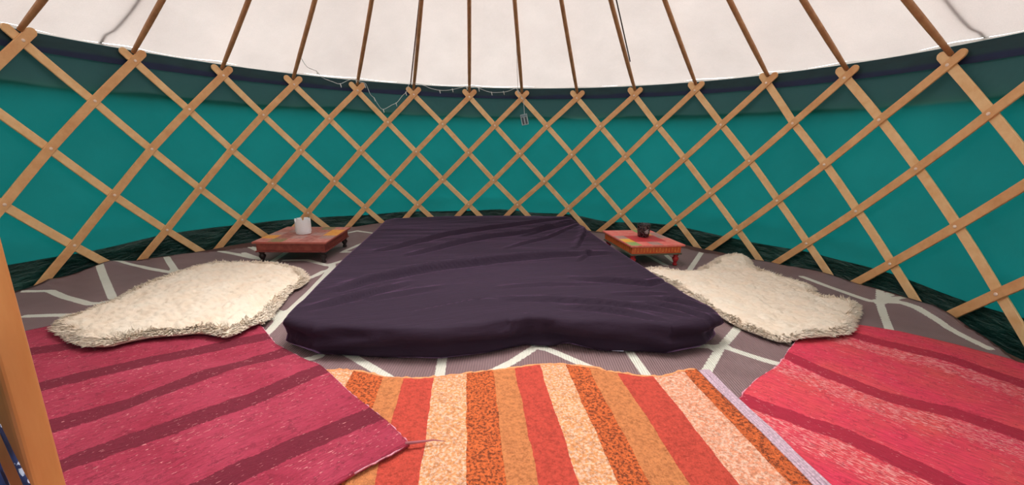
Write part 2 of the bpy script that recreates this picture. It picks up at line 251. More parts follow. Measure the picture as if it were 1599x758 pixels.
def simple(name, col, rough=.6, nscale=40, var=.12, **k):
    m, nt, b = newmat(name, col, rough, **k)
    n = noise_t(nt, coords(nt), nscale, 3)
    lo = tuple(x*(1-var) for x in col[:3])+(1,); hi = tuple(min(1, x*(1+var)) for x in col[:3])+(1,)
    r = ramp(nt, n, [(.3, lo), (.7, hi)]); nt.links.new(r.outputs[0], b.inputs[0]); return m
M_rope = simple('brown_cord', srgb(110, 80, 62), .9)
M_rope2 = simple('dark_guy_rope', srgb(60, 55, 50), .9)
M_wire = simple('clear_light_wire', srgb(196, 206, 206), .4)
M_bulb, nt, b = newmat('clear_led', srgb(236, 240, 236), .2, Transmission_Weight=.3)
M_grey = simple('grey_battery_plastic', srgb(170, 190, 194), .45)
M_greyd = simple('battery_slot', srgb(70, 84, 92), .5)
M_deck = simple('deck_boards', srgb(92, 62, 52), .8, 12)
M_grass = simple('grass_field', srgb(70, 96, 50), .95, 20, .3)

# mat: mauve brown woven plastic with cream line pattern
M_mat, nt, b = newmat('woven_mat', srgb(112, 92, 96), .55)
vec = coords(nt)
wv = N(nt, 'ShaderNodeTexWave'); wv.wave_type = 'BANDS'; wv.bands_direction = 'X'; wv.inputs['Scale'].default_value = 36; wv.inputs['Distortion'].default_value = .6
wv.inputs['Detail'].default_value = 1
nt.links.new(coords(nt, (1, 1, 1), (0, 0, .12)), wv.inputs[0])
n1 = noise_t(nt, vec, 260, 2); n2 = noise_t(nt, vec, 5, 3)
base = ramp(nt, n2, [(.3, srgb(136, 110, 112)), (.7, srgb(150, 124, 126))]).outputs[0]
base = mix(nt, math_n(nt, 'MULTIPLY', wv.outputs['Fac'], .38), base, srgb(70, 52, 62))
edge = math_n(nt, 'ADD', attr(nt, 'line'), math_n(nt, 'MULTIPLY', math_n(nt, 'SUBTRACT', n1, .5), .010))
isl = math_n(nt, 'LESS_THAN', edge, .0165)
cream = ramp(nt, n2, [(.3, srgb(214, 214, 202)), (.7, srgb(228, 228, 218))]).outputs[0]
colm = mix(nt, isl, base, cream)
nt.links.new(mix(nt, math_n(nt, 'GREATER_THAN', attr(nt, 'rim'), .5), colm, srgb(92, 56, 54)), b.inputs[0])
bump(nt, b, wv.outputs['Fac'], .0015)

def pile(nt, b, angle, s_long=60, s_cross=260, dist=.003):
    vec = coords(nt, (1, 1, 1), (0, 0, angle))
    m = nt.nodes.new('ShaderNodeMapping'); m.inputs['Scale'].default_value = (s_long, s_cross, s_cross); nt.links.new(vec, m.inputs[0])
    return noise_t(nt, m.outputs[0], 1, 3, .6), vec
# orange striped chenille rug
M_orange, nt, b = newmat('orange_striped_chenille', srgb(240, 130, 70), .95)
n, vec = pile(nt, b, 0, 210, 150)
x = N(nt, 'ShaderNodeSeparateXYZ'); nt.links.new(coords(nt), x.inputs[0])
wob = math_n(nt, 'MULTIPLY', math_n(nt, 'SUBTRACT', noise_t(nt, coords(nt), 9, 4, .7), .5), .016)
u = math_n(nt, 'ADD', x.outputs[0], wob)
LO, BR, OG, RD, PK = srgb(240, 166, 108), srgb(226, 112, 56), srgb(216, 138, 84), srgb(208, 78, 62), srgb(240, 162, 126)
stripes = [(-1.2, RD), (-.70, LO), (-.58, BR), (-.50, RD), (-.454, LO), (-.368, BR), (-.264, OG), (-.204, RD), (-.109, LO), (-.012, BR), (.076, OG), (.147, RD), (.230, LO), (.323, BR), (.391, OG), (.473, RD), (.584, PK), (.683, BR)]
un = math_n(nt, 'MULTIPLY_ADD', u, .5, .6)
cr = ramp(nt, un, [((a+1.2)/2, cc) for a, cc in stripes], 'CONSTANT').outputs[0]
K1 = (1, 1, 1, 1); K0 = (0, 0, 0, 1)
isbr = ramp(nt, un, [((a+1.2)/2, K1 if cc == BR else K0) for a, cc in stripes], 'CONSTANT').outputs[0]
islo = ramp(nt, un, [((a+1.2)/2, K1 if cc in (LO, PK) else K0) for a, cc in stripes], 'CONSTANT').outputs[0]
fine = noise_t(nt, vec, 130, 3, .7)
dk = ramp(nt, fine, [(.50, K0), (.56, K1)]).outputs[0]
cr = mix(nt, math_n(nt, 'MULTIPLY', isbr, math_n(nt, 'MULTIPLY', dk, .85)), cr, srgb(112, 52, 26))
lt = ramp(nt, fine, [(.46, K0), (.58, K1)]).outputs[0]
cr = mix(nt, math_n(nt, 'MULTIPLY', islo, math_n(nt, 'MULTIPLY', lt, .65)), cr, srgb(255, 226, 206))
mott = ramp(nt, noise_t(nt, vec, 95, 4, .75), [(.36, (.60, .50, .46, 1)), (.52, (.98, .95, .95, 1)), (.66, (1.14, 1.14, 1.14, 1))]).outputs[0]
cr = mix(nt, .8, cr, mott, 'MULTIPLY')
nt.links.new(cr, b.inputs[0]); bump(nt, b, math_n(nt, 'ADD', n, fine), .006)
# red rugs
def red_mat(name, A, Dk, Lt, angle, speck, dk_amt=.85):
    m, nt, b = newmat(name, A, .95)
    n, vec = pile(nt, b, angle, 28, 170)
    wob = math_n(nt, 'MULTIPLY', math_n(nt, 'SUBTRACT', noise_t(nt, vec, 22, 5, .78), .5), .034)
    s = math_n(nt, 'ADD', attr(nt, 'stripe'), wob)
    dark = math_n(nt, 'LESS_THAN', math_n(nt, 'ADD', attr(nt, 'near'), wob), .034)
    big = noise_t(nt, vec, 5, 3)
    base = mix(nt, ramp(nt, big, [(.35, K0), (.65, K1)]).outputs[0], A, Lt)
    lanes = ramp(nt, n, [(.36, (.55, .45, .48, 1)), (.56, (1, 1, 1, 1))]).outputs[0]
    base = mix(nt, .5, base, lanes, 'MULTIPLY')
    cr = mix(nt, math_n(nt, 'MULTIPLY', dark, dk_amt), base, Dk)
    fl = noise_t(nt, vec, 0, 0)
    mp = nt.nodes.new('ShaderNodeMapping'); mp.inputs['Scale'].default_value = (70, 300, 200); nt.links.new(vec, mp.inputs[0])
    sp = noise_t(nt, mp.outputs[0], 1, 2, .5)
    # pale flecks, thick in the band beside each dark stripe
    band = ramp(nt, math_n(nt, 'MULTIPLY', s, 4.0), [(.12, K0), (.16, K1), (.50, K1), (.62, K0)]).outputs[0]
    thr = math_n(nt, 'MULTIPLY_ADD', band, -speck, .70)
    fleck = math_n(nt, 'GREATER_THAN', sp, thr)
    cr = mix(nt, math_n(nt, 'MULTIPLY', fleck, .8), cr, srgb(246, 170, 170))
    darkf = math_n(nt, 'GREATER_THAN', noise_t(nt, vec, 40, 5, .8), .585)
    cr = mix(nt, math_n(nt, 'MULTIPLY', darkf, .45), cr, Dk)
    nt.links.new(cr, b.inputs[0]); bump(nt, b, math_n(nt, 'ADD', n, sp), .006)
    return m
aL = -math.atan2(.66, .75)
M_redL = red_mat('crimson_chenille', srgb(170, 46, 74), srgb(108, 20, 44), srgb(188, 64, 92), aL, .03)
M_redR = red_mat('scarlet_chenille', srgb(236, 66, 98), srgb(170, 28, 60), srgb(238, 88, 94), math.atan2(.8, .6), .155)
M_fringe = simple('lilac_selvedge_yarn', srgb(196, 170, 186), .95, 160, .3)
M_whipL = simple('pink_binding_yarn', srgb(226, 160, 180), .95, 160, .3)
M_wool = bpy.data.materials.new('cream_sheep_wool'); M_wool.use_nodes = True; nt = M_wool.node_tree
b = nt.nodes['Principled BSDF']; b.inputs['Roughness'].default_value = .9
r = ramp(nt, noise_t(nt, coords(nt), 9, 3), [(.3, (.98, .86, .70, 1)), (.7, (1, .90, .76, 1))]); nt.links.new(r.outputs[0], b.inputs[0])
tb = N(nt, 'ShaderNodeBsdfTranslucent'); nt.links.new(r.outputs[0], tb.inputs[0]); mx = N(nt, 'ShaderNodeMixShader'); mx.inputs[0].default_value = .4
nt.links.new(b.outputs[0], mx.inputs[1]); nt.links.new(tb.outputs[0], mx.inputs[2]); nt.links.new(mx.outputs[0], nt.nodes['Material Output'].inputs[0])
M_hide, nt, b = newmat('fleece_wool', (1, .9, .76, 1), .95)
n = noise_t(nt, coords(nt), 230, 4, .7)
r = ramp(nt, noise_t(nt, coords(nt), 11, 4), [(.3, (.99, .83, .66, 1)), (.65, (1, .90, .76, 1))]); nt.links.new(r.outputs[0], b.inputs[0]); bump(nt, b, n, .004)
# mattress cover
M_cover, nt, b = newmat('charcoal_sheet', (.026, .014, .030, 1), .8, Sheen_Weight=1.0, Sheen_Roughness=.22, Specular_IOR_Level=.2)
b.inputs['Sheen Tint'].default_value = srgb(205, 150, 205)
v = coords(nt, (1, 1, 1), (0, 0, -.25)); mp = nt.nodes.new('ShaderNodeMapping'); mp.inputs['Scale'].default_value = (3, 26, 26); nt.links.new(v, mp.inputs[0])
n = noise_t(nt, mp.outputs[0], 1, 4, .6); n2 = noise_t(nt, v, 700, 1)
bump(nt, b, math_n(nt, 'MULTIPLY_ADD', n2, .05, n), .008, .5)
M_tag = simple('white_fabric_tag', srgb(205, 210, 235), .7)

# ------------------------------------------------------------------ the setting
R = 2.2
TH0, DTH = D['TH']
GZ = -.14
def disc(name, r, z0, z1, seg, mat):
    bm = lathe([(0.001, z1), (r*.5, z1), (r-.02, z1), (r, z1-.02), (r, z0), (.001, z0)], seg)
    return tag(obj(name, bm, mat), kind='structure')
disc('ground', 9, GZ-.1, GZ, 64, M_grass)
disc('floor', 2.14, GZ, -.014, 128, M_deck)
EZ = 1.212; RW = 2.232; SL = .70
def wall_fn(u, v):
    th = -PI+2*PI*u; z = GZ+(EZ-GZ)*v
    r = RW+.010*nz(math.sin(th)*2.2, math.cos(th)*2.2, z*.8, 2.0)+.006*math.sin(v*PI)
    zz = z
    r += .010*math.exp(-((z-.22-.05*nz(th*2, 3))/.05)**2)*(.5+nz(th*6, 1))
    return (r*math.sin(th), r*math.cos(th), zz)
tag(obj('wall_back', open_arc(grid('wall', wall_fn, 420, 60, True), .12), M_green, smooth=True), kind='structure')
def band_fn(r0, z0, z1, amp, fq, zamp=0, seed=0):
    def f(u, v):
        th = -PI+2*PI*u; z = z0+(z1+zamp*nz(math.sin(th)*3+seed, math.cos(th)*3, 5, 1.4)-z0)*v
        r = r0+amp*nz(math.sin(th)*fq+seed, math.cos(th)*fq, z*9)*(1 if 0 < v < 1 else .4)
        return (r*math.sin(th), r*math.cos(th), z)
    return f
tag(obj('trim_1', open_arc(grid('skirt', band_fn(2.221, GZ, .105, .014, 5, .05), 600, 14, True), .12), M_skirt, smooth=True), kind='structure')   # proofed mud skirt
tag(obj('trim_2', grid('hem', band_fn(2.222, 1.122, EZ-.004, .004, 4, .0, 3), 360, 5, True), M_navy, smooth=True), kind='structure')  # sewn hem tape
# roof canvas: a tent cone over the poles, and its edge hanging down outside the wall
RC = .60
def roof_z(r): return 1.235+SL*(2.22-r)
def roof_fn(u, v):
    th = -PI+2*PI*u; r = 2.245+(RC-2.245)*v
    ph = ((th-TH0)/(2*DTH)+.5) % 1.0
    bulge = math.sin(PI*ph)
    z = 1.222+SL*(2.245-r)+.012*bulge*math.sin(PI*min(1, v*1.2))
    z += .006*nz(math.sin(th)*r*2, math.cos(th)*r*2, 0, 1.6)
    z += .010*(1-bulge)*max(0, 1-v*12)
    return (r*math.sin(th), r*math.cos(th), z)
tag(obj('ceiling', grid('roof', roof_fn, 464, 40, True), M_canvas, smooth=True), kind='structure')
def val_fn(u, v):
    th = -PI+2*PI*u; r = 2.247+.022*v; ph = ((th-TH0)/(2*DTH)+.5) % 1.0
    z = (1.222+.010*(1-math.sin(PI*ph)))*(1-v)+v*(.955+.02*nz(th*3, 2))
    return (r*math.sin(th), r*math.cos(th), z)
tag(obj('trim_3', open_arc(grid('valance', val_fn, 464, 8, True), .12), M_canvas, smooth=True), kind='structure')
# roof wheel that carries the upper pole ends
t = thing('roof_crown', 'round wooden roof crown that the upper pole ends plug into', 'roof crown', (0, 0, 1.2+SL*(R-.62)))
bm = bmesh.new(); tube_into(bm, [(.61*math.sin(a*PI/24), .61*math.cos(a*PI/24), 0) for a in range(49)], .035, 10, False); obj('rim', bm, M_pole, t, True)
for a in (0, PI/3, 2*PI/3):
    obj('spoke', tube([(.60*math.cos(a)*s, .60*math.sin(a)*s, .02+.12*(1-s*s)) for s in [k/6-1 for k in range(13)]], .014), M_pole, t, True)

# ------------------------------------------------------------------ lattice
OBS = {tuple(int(q) for q in k.split(',')): v for k, v in D['NODE'].items()}
HK = D['HK']+[D['HK'][4]-.236]
def node(C, k):
    if (C, k) in OBS: return OBS[(C, k)]
    bt, bz = TH0+DTH*(C-13), HK[k]
    wt = wz = ww = 0
    for (c2, k2), (t2, z2) in OBS.items():
        d = (c2-C)**2+4*(k2-k)**2
        if d < 40:
            q = 1/(d+.01)**2; wt += q*(t2-TH0-DTH*(c2-13)); wz += q*(z2-HK[k2]); ww += q
    if ww: f = min(1, ww*8); bt += wt/ww*f; bz += wz/ww*f
    return (bt, bz)
lat = thing('trellis_wall', 'round trellis of crossed light wooden slats in front of the green canvas wall', 'trellis')
def slat(nodes, r, mat, ext_top, ext_bot):
    # nodes ordered from the top; a bent flat batten with rounded ends
    P = [(t*R, z) for t, z in nodes]
    def extend(a, b, L):
        d = math.hypot(a[0]-b[0], a[1]-b[1]); return (a[0]+(a[0]-b[0])/d*L, a[1]+(a[1]-b[1])/d*L)
    P = [extend(P[0], P[1], ext_top)]+P+[extend(P[-1], P[-2], ext_bot)]
    Q = []
    for i in range(len(P)-1):
        n_ = 6 if 0 < i < len(P)-2 else 3
        for k in range(n_): t = k/n_; Q.append((P[i][0]+(P[i+1][0]-P[i][0])*t, P[i][1]+(P[i+1][1]-P[i][1])*t))
    Q.append(P[-1])
    wid, th = .0215, .0048
    bm = bmesh.new(); rings = []
    st = [(Q[0], Q[1], s) for s in ()]
    T0 = (Q[0][0]-Q[1][0], Q[0][1]-Q[1][1]); l = math.hypot(*T0); T0 = (T0[0]/l, T0[1]/l)
    seq = [((Q[0][0]+T0[0]*wid*a, Q[0][1]+T0[1]*wid*a), math.sqrt(max(.0, 1-a*a))) for a in (.97, .85, .6, .3)]+[(q, 1) for q in Q]
    for i, (q, wsc) in enumerate(seq):
        a, b_ = seq[max(0, i-1)][0], seq[min(len(seq)-1, i+1)][0]
        tx, tz = b_[0]-a[0], b_[1]-a[1]; l = math.hypot(tx, tz); nx, nz_ = -tz/l, tx/l
        ring = []
        for su, sr in ((-1, .6), (-.9, 1), (.9, 1), (1, .6), (1, -.6), (.9, -1), (-.9, -1), (-1, -.6)):
            s, z = q[0]+nx*wid*wsc*su, q[1]+nz_*wid*wsc*su; rr = r-sr*th; an = s/R
            ring.append(bm.verts.new((rr*math.sin(an), rr*math.cos(an), z)))
        rings.append(ring)
    for A, B in zip(rings, rings[1:]):
        for k in range(8): bm.faces.new((A[k], B[k], B[(k+1) % 8], A[(k+1) % 8]))
    bm.faces.new(rings[0]); bm.faces.new(rings[-1][::-1])
    return obj('slat', bm, mat, lat)
bolt_bm = lathe([(.0075, 0), (.0075, .002), (.005, .0038), (.001, .0042)], 12)
bolt_me = bpy.data.meshes.new('bolt'); bolt_bm.to_mesh(bolt_me); bolt_bm.free(); bolt_me.materials.append(M_bolt)
nb = 0
for C0 in range(-14, 41, 2):           # top crossings; a '/' slat and a '\' slat hang from each
    fr = slat([node(C0-k, k) for k in range(6)], R-.0052, M_slat, .060, .045)
    slat([node(C0+k, k) for k in range(6)], R+.0052, M_slat2, .060, .045)
    for k in range(5):
        C = C0-k
        if -2 <= C <= 30 and nb < 98:
            t_, z_ = node(C, k); o = bpy.data.objects.new('bolt', bolt_me); COL.objects.link(o); nb += 1
            o.parent = fr
            o.matrix_world = Matrix.Translation(((R-.0100)*math.sin(t_), (R-.0100)*math.cos(t_), z_)) @ Matrix.Rotation(-t_, 4, 'Z') @ Matrix.Rotation(PI/2, 4, 'X')

# ------------------------------------------------------------------ roof poles
ORD = ['first', 'second', 'third', 'fourth', 'fifth', 'sixth', 'seventh', 'eighth', 'ninth', 'tenth', 'eleventh', 'twelfth', 'thirteenth', 'fourteenth']
EXTRA = {0: 'thick looking near pole at the upper left corner of the photo', 5: 'sixth roof pole from the left, a thin brown cord hangs beside its left side',
         6: 'seventh roof pole from the left, standing straight upright in view, dark red brown', 7: 'eighth roof pole from the left, above the small grey battery box',
         9: 'tenth roof pole from the left, a dark cord running along its right side', 13: 'last roof pole on the right, before the upper right corner'}
for i, C0 in enumerate(range(-4, 32, 2)):
    j = i-2
    t_, z_ = node(C0, 0); z0 = z_+.034; r0 = R-.004
    L = 24; pts = []
    for k in range(L+1):
        s = k/L; r = r0+(.63-r0)*s; tt = t_+(TH0+DTH*(C0-13)-t_)*s
        zb = z0+.012+(1.2+SL*(R-.62)-z0-.012)*s-.012*math.sin(PI*s)
        pts.append((r*math.sin(tt), r*math.cos(tt), zb))
    o = obj('roof_pole', tube(pts, lambda s: .0115+.0035*min(1, s*9), 10), M_pole, smooth=True)
    if 0 <= j < 14: lab = EXTRA.get(j, '%s wooden roof pole from the left, rising from the top of the trellis' % ORD[j])
    elif j < 0: lab = ['wooden roof pole two beyond the left edge of the photo', 'wooden roof pole just beyond the left edge of the photo'][i]
    else: lab = ['wooden roof pole just beyond the right edge of the photo', 'wooden roof pole two beyond the right edge of the photo'][j-14]
    tag(o, lab, 'roof pole', 'roof poles')
    if j < 0: o['group'] = 'roof poles past the left edge'
    if j > 13: o['group'] = 'roof poles past the right edge'
# cords beside poles, and guy ropes lying on the outside of the canvas
o = obj('cord', tube([Vector(D['CORD'][0][0])+(Vector(D['CORD'][0][0])-Vector(D['CORD'][0][1]))*.7, D['CORD'][0][0], D['CORD'][0][1]], .005, 8), M_rope, smooth=True); tag(o, 'thin brown cord hanging from the roof just left of the sixth pole', 'cord')
a, b_ = Vector(D['CORD'][1][0]), Vector(D['CORD'][1][1]); e = a+(b_-a)*1.25
o = obj('cord', tube([a+(a-b_)*1.0, a, (a+b_)/2, b_], .0045, 8), M_rope2, smooth=True); tag(o, 'thin dark cord along the right side of the tenth roof pole', 'cord')
for nm, lab in (('ROPEL', 'guy rope lying curved across the outside of the roof canvas at upper left'), ('ROPER', 'guy rope lying curved across the outside of the roof canvas at upper right')):
    P = [Vector(q) for q in D[nm]]
    P = [P[0]+(P[0]-P[1])*k for k in (9, 5, 2)]+P
    pts = []
    for p in P:
        r = math.hypot(p.x, p.y); pts.append((p.x, p.y, 1.222+SL*(2.245-r)+.020))
    q = Vector(pts[-1]); d = Vector((q.x, q.y, 0)).normalized(); pts += [q+d*.06+Vector((0, 0, -.05)), q+d*.09+Vector((0, 0, -.25))]
    o = obj('guy_rope', tube(pts, .008, 8), M_rope2, smooth=True); tag(o, lab, 'rope')

# ------------------------------------------------------------------ mat over the deck
MR = sorted([(a, min(r, 2.165)) for a, r in D['MATR']])
MR = [(-PI, 2.1)]+[(-1.9, 2.1)]+MR+[(1.98, 2.02), (2.3, 2.08), (PI, 2.1)]
def mat_r(th):
    for (a, ra), (b2, rb) in zip(MR, MR[1:]):
        if a <= th <= b2: t = (th-a)/(b2-a); return ra+(rb-ra)*t
    return 2.1
outl = []
for k in range(240):
    th = -PI+2*PI*k/240
    r = sum(mat_r(max(-PI, min(PI, th+d))) for d in (-.06, -.03, 0, .03, .06))/5
    r = max(r, 2.06) if abs(th) < 1.7 else r
    outl.append((r*math.sin(th), r*math.cos(th)))
LN = [l for l in D['MATL']]
# the pattern goes on where nothing in the photo shows it
LN += [[(-1.6, -.3), (-1.2, -.9), (-.4, -1.0)], [(-.4, -1.0), (.2, -1.5)], [(1.4, -.6), (1.2, -1.3)], [(-.2, .3), (.5, .8), (1.0, .2)], [(-.2, .3), (-.6, 1.2)], [(.5, .8), (.1, 1.6)], [(-1.9, -.2), (-1.6, -1.2)]]
LB = [(l, min(p[0] for p in l)-.2, max(p[0] for p in l)+.2, min(p[1] for p in l)-.2, max(p[1] for p in l)+.2) for l in LN]
def line_d(x, y):
    m = .2
    for l, x0, x1, y0, y1 in LB:
        if x0 < x < x1 and y0 < y < y1: m = min(m, polydist(x, y, l)[0])
    return m
EDG = [(math.atan2(q[0], q[1]), q[2]) for q in D['MATE']]
EDG.sort()
def edge_z(th):
    if th <= EDG[0][0]: return EDG[0][1]*0
    if th >= EDG[-1][0]: return 0
    for (a, za), (b2, zb) in zip(EDG, EDG[1:]):
        if a <= th <= b2: return za+(zb-za)*(th-a)/(b2-a)
    return 0
def mat_z(x, y):
    r = math.hypot(x, y); th = math.atan2(x, y); rm = 2.13
    z = .003*nz(x, y, 0, 5)
    if r > 1.9 and abs(th) < 1.85:
        k = min(1, (r-1.9)/.22); z += k*k*(max(-.004, edge_z(th))+.012+.010*nz(x, y, 3, 4))
    return max(z, -.003)+.0005
mat = rug_obj('woven_mat', outl, .020, mat_z, .007, [M_mat], attrs={'line': line_d, 'rim': lambda x, y: 1.0 if math.hypot(x, y) > mat_r(math.atan2(x, y))-.012 else 0.0})
tag(mat, 'mauve brown woven mat with cream crossing lines covering the tent floor', 'mat')

# ------------------------------------------------------------------ rugs
def edge_yarn(name, line, zf, mat, parent, r=.006, amp=.4):
    P = dense(line, .012, False); bm = bmesh.new()
    tube_into(bm, [(x+random.uniform(-1, 1)*r*amp, y+random.uniform(-1, 1)*r*amp, zf(x, y)-.003+random.uniform(-.3, .4)*r) for x, y in P], lambda s: r*(.7+.5*random.random()), 6)
    return obj(name, bm, mat, parent, True)
# orange, lies flat with a wavy back edge
ORB = [tuple(q) for q in D['ORB']]
P = [(-.78, -.50), (-.7, -.47), (-.56, -.49)]+ORB+[(.742, -.62), (.745, -.9), (.75, -1.65), (-.78, -1.65)]
sst = lambda v: max(0, min(1, v))**2*(3-2*max(0, min(1, v)))
zo = lambda x, y: mat_z(x, y)+.015+.002*nz(x, y, 1, 7)+.003*nz(x, y, 9, 2.2)+.012*sst((x-.60)/.1)
rug = thing('striped_rug', 'orange, coral and brown striped chenille rug in the middle in front of the mattress', 'rug')
rug_obj('pile_field', P, .014, zo, .010, [M_orange], rug)
fr = []
bm = bmesh.new()
for k in range(5):
    xo = .746+k*.0072
    tube_into(bm, [(xo+.003*nz(k*3, y*.013, 0, 9), -.575-y*.0125, zo(xo, -.575-y*.0125)+.001*k*(k < 3)) for y in range(86)], .0042, 6)
s = obj('selvedge', bm, M_fringe, rug, True); s['label'] = 'lilac grey corded edge on the right of the rug'
edge_yarn('back_hem', P[0:len(ORB)+3], zo, simple('peach_hem_yarn', srgb(240, 160, 110), .95, 160, .25), rug, .0055, .5)
# crimson rug on the left
a_ = Vector((.75, .66)); a_.normalize(); n_ = Vector((a_.y, -a_.x))
def an(a, n): return (a_.x*a+n_.x*n, a_.y*a+n_.y*n)
PL = [an(-.665, -1.0), an(-.645, -.75), an(-.68, -.45), an(-.695, -.25), an(-.655, 0), an(-.662, .25), an(-.655, .43), an(-.665, .545), an(-.8, .535), an(-1.1, .55), an(-1.5, .54), an(-1.72, .545), an(-1.74, 0), an(-1.5, -1.0)]
PL = [p if math.hypot(*p) < 2.08 else (p[0]*2.08/math.hypot(*p), p[1]*2.08/math.hypot(*p)) for p in PL]
SLn = [[(-1.6, -.34), (-1.36, -.24), (-1.10, -.10), (-.9, .02)], [(-1.45, -.67), (-1.224, -.5), (-1.006, -.36), (-.762, -.22), (-.6, -.10)], [(-1.3, -.90), (-1.036, -.692), (-.853, -.57), (-.7, -.40), (-.55, -.27)],
       [(-1.2, -1.12), (-.874, -.851), (-.739, -.757), (-.586, -.635), (-.461, -.494), (-.3, -.36)], [(-.9, -1.25), (-.474, -.895), (-.243, -.72), (-.1, -.6)]]
def stripe_fn(LS):
    def f(x, y):
        best = 9
        for l in LS:
            d, s, t = polydist(x, y, l)
            if d < abs(best): best = d*s
        return max(-.5, min(.5, -best))
    def g(x, y): return min(polydist(x, y, l)[0] for l in LS)
    f.dist = g
    return f
zl = lambda x, y: mat_z(x, y)+.015+.003*nz(x, y, 4, 6)+.003*nz(x, y, 2, 2.5)+.015*sst((x+.97)/.15)*sst((-.38-y)/.1)
rl = thing('striped_rug', 'dark crimson rug with maroon stripes on the left, corner overlapping the orange rug', 'rug')
rug_obj('pile_field', PL, .014, zl, .009, [M_redL], rl, {'stripe': stripe_fn(SLn), 'near': stripe_fn(SLn).dist})
e = edge_yarn('bound_edge', PL[:9], zl, M_whipL, rl, .0022, 1.2); e['label'] = 'pale pink whipped yarn edge'
q = an(-.665, .545); zq = zl(*q)
e = obj('corner_tassel', tube([(q[0]-.01, q[1], zq), (q[0]+.03, q[1]+.006, zq-.002), (q[0]+.055, q[1]+.012, zq-.004), (q[0]+.085, q[1]+.010, zq-.008)], lambda s: .0035*(1.15-s), 6), simple('mauve_tassel', srgb(170, 100, 110), .9), rl, True); e['label'] = 'long thin mauve thread at the corner'
# scarlet rug on the right
PR = [(.797, -.705), (.86, -.655), (.937, -.601), (1.06, -.53), (1.19, -.42), (1.322, -.316), (1.44, -.23), (1.56, -.205), (1.66, -.245), (1.77, -.305), (1.87, -.43), (1.95, -.58), (1.97, -.74), (1.9, -.92), (1.75, -1.15), (1.4, -1.5), (.9, -1.68), (.72, -1.5), (.71, -1.1), (.735, -.86), (.77, -.76)]
SR = [[(1.52, -.31), (1.584, -.397), (1.711, -.52), (1.77, -.68), (1.85, -.95)], [(1.10, -.43), (1.138, -.482), (1.19, -.62), (1.25, -.73), (1.371, -.819), (1.447, -.925), (1.58, -1.15)],
      [(.78, -.68), (.853, -.768), (.973, -.884), (1.06, -1.034), (1.15, -1.3)]]
zr = lambda x, y: mat_z(x, y)+.013+.002*nz(x, y, 7, 6)+.002*nz(x, y, 2, 2.5)
rr = thing('striped_rug', 'bright scarlet pink rug with dark red stripes and pale flecks on the right', 'rug')
rug_obj('pile_field', PR, .014, zr, .008, [M_redR], rr, {'stripe': stripe_fn(SR), 'near': stripe_fn(SR).dist})
e = edge_yarn('bound_edge', PR[:9], zr, M_whipL, rr, .0028, .9); e['label'] = 'pale pink whipped yarn edge'

# ------------------------------------------------------------------ mattress in its sheet
FB = [tuple(q) for q in D['MFB']]
MP = [(-.655, -.15)]+FB+[(.945, -.15), (.925, .3), (.90, .9), (.90, 1.5), (.90, 1.74), (.87, 1.85), (.4, 1.87), (-.15, 1.83), (-.60, 1.73), (-.66, 1.64), (-.655, 1.2), (-.665, .5)]
WR = [[[tuple(p) for p in l], A, ww] for l, A, ww in D['WR']]
TOPZ = .108
def bd_m(x, y): return polydist(x, y, MP+[MP[0]])[0]
def m_h(x, y, d):
    k = min(1, d/.026); side = (1-(1-k)**3)
    z = TOPZ*side
    front = max(0, min(1, (-.22-y)/.12))
    if front > 0:                          # the sheet hangs slack along the front: softer fall and gathers
        ff = min(1, d/(.040+.012*nz(x, 0, 0, 4))); zf_ = TOPZ*(1-(1-ff)**2.0); z = z*(1-front)+zf_*front
        z += .010*front*math.sin(PI*ff)*nz(x*1.3+y*2, y*14, 3, 3.0)
        for gx, wd, A in ((.20, .05, .016), (.30, .035, -.014), (.14, .03, -.010), (.45, .07, .010), (-.2, .25, .006)):
            z += A*front*math.sin(PI*ff)*math.exp(-((x-gx-(y+.3)*.9)/wd)**2)
    top = min(1, max(0, (d-.02)/.05))
    z += top*(.010*nz(x, y, 0, 1.6)+.0035*nz(x*.7, y*3.2, 5, 3.5))
    z += top*.012*math.exp(-((y-1.75)/.18)**2)
    for l, A, ww in WR:
        dd, s, t = polydist(x, y, l)
        if dd < 4*ww:
            tp = math.sin(PI*min(1, max(0, .06+t*.9)))**.6; sd = dd*s
            wob_ = .25*ww*nz(x, y, 7, 20); sd += wob_
            hh = math.exp(-(sd/(ww*1.5))**2) if sd >= 0 else math.exp(-(sd/(ww*.38))**2)
            z += 2.3*tp*A*(hh-.35*math.exp(-((sd+ww*.75)/(ww*.45))**2))*min(1, top+.4)
    return z
v, f = plan_mesh(MP, .0098, (.002, .005, .009, .014, .020, .027, .035, .044))
V = []
cxm, cym = .15, .7
for x, y in v:
    d = bd_m(x, y); z = max(.014, m_h(x, y, d)+.010) if d > 1e-4 else .009
    bul = (.016+.036*max(0, min(1, (-.1-y)/.15)))*min(1, max(0, z/TOPZ))*max(0, 1-d/.10)*(.8+.6*nz(x, y, 0, 3))
    vv = min(1, max(0, z/TOPZ)); fr_ = max(0, min(1, (-.2-y)/.08))*max(0, 1-max(0, d-.03)/.05)
    bul += fr_*.017*math.sin(2*PI*(vv*1.7+.9*((x-.1)/.8)**2+.25*nz(x, 0, 0, 3)))*math.sin(PI*min(1, vv*1.05))
    bul -= fr_*.045*math.exp(-((x-.24-.15*(1-vv))/.06)**2)*(1-vv*.8)
    bul += fr_*.008*nz(x*1.0, vv*2.5, 4, 7)*vv
    bul += .02*vv*math.exp(-((x-.93)**2+(y+.32)**2)/.01)
    dx, dy = x-cxm, y-cym; L = math.hypot(dx, dy)
    V.append((x+dx/L*bul, y+dy/L*bul, z))
bm = bmesh.new(); vs_ = [bm.verts.new(q) for q in V]
for t3 in f:
    try: bm.faces.new([vs_[i] for i in t3])
    except ValueError: pass
bd = [e for e in bm.edges if e.is_boundary]
if bd: bmesh.ops.holes_fill(bm, edges=bd, sides=0)
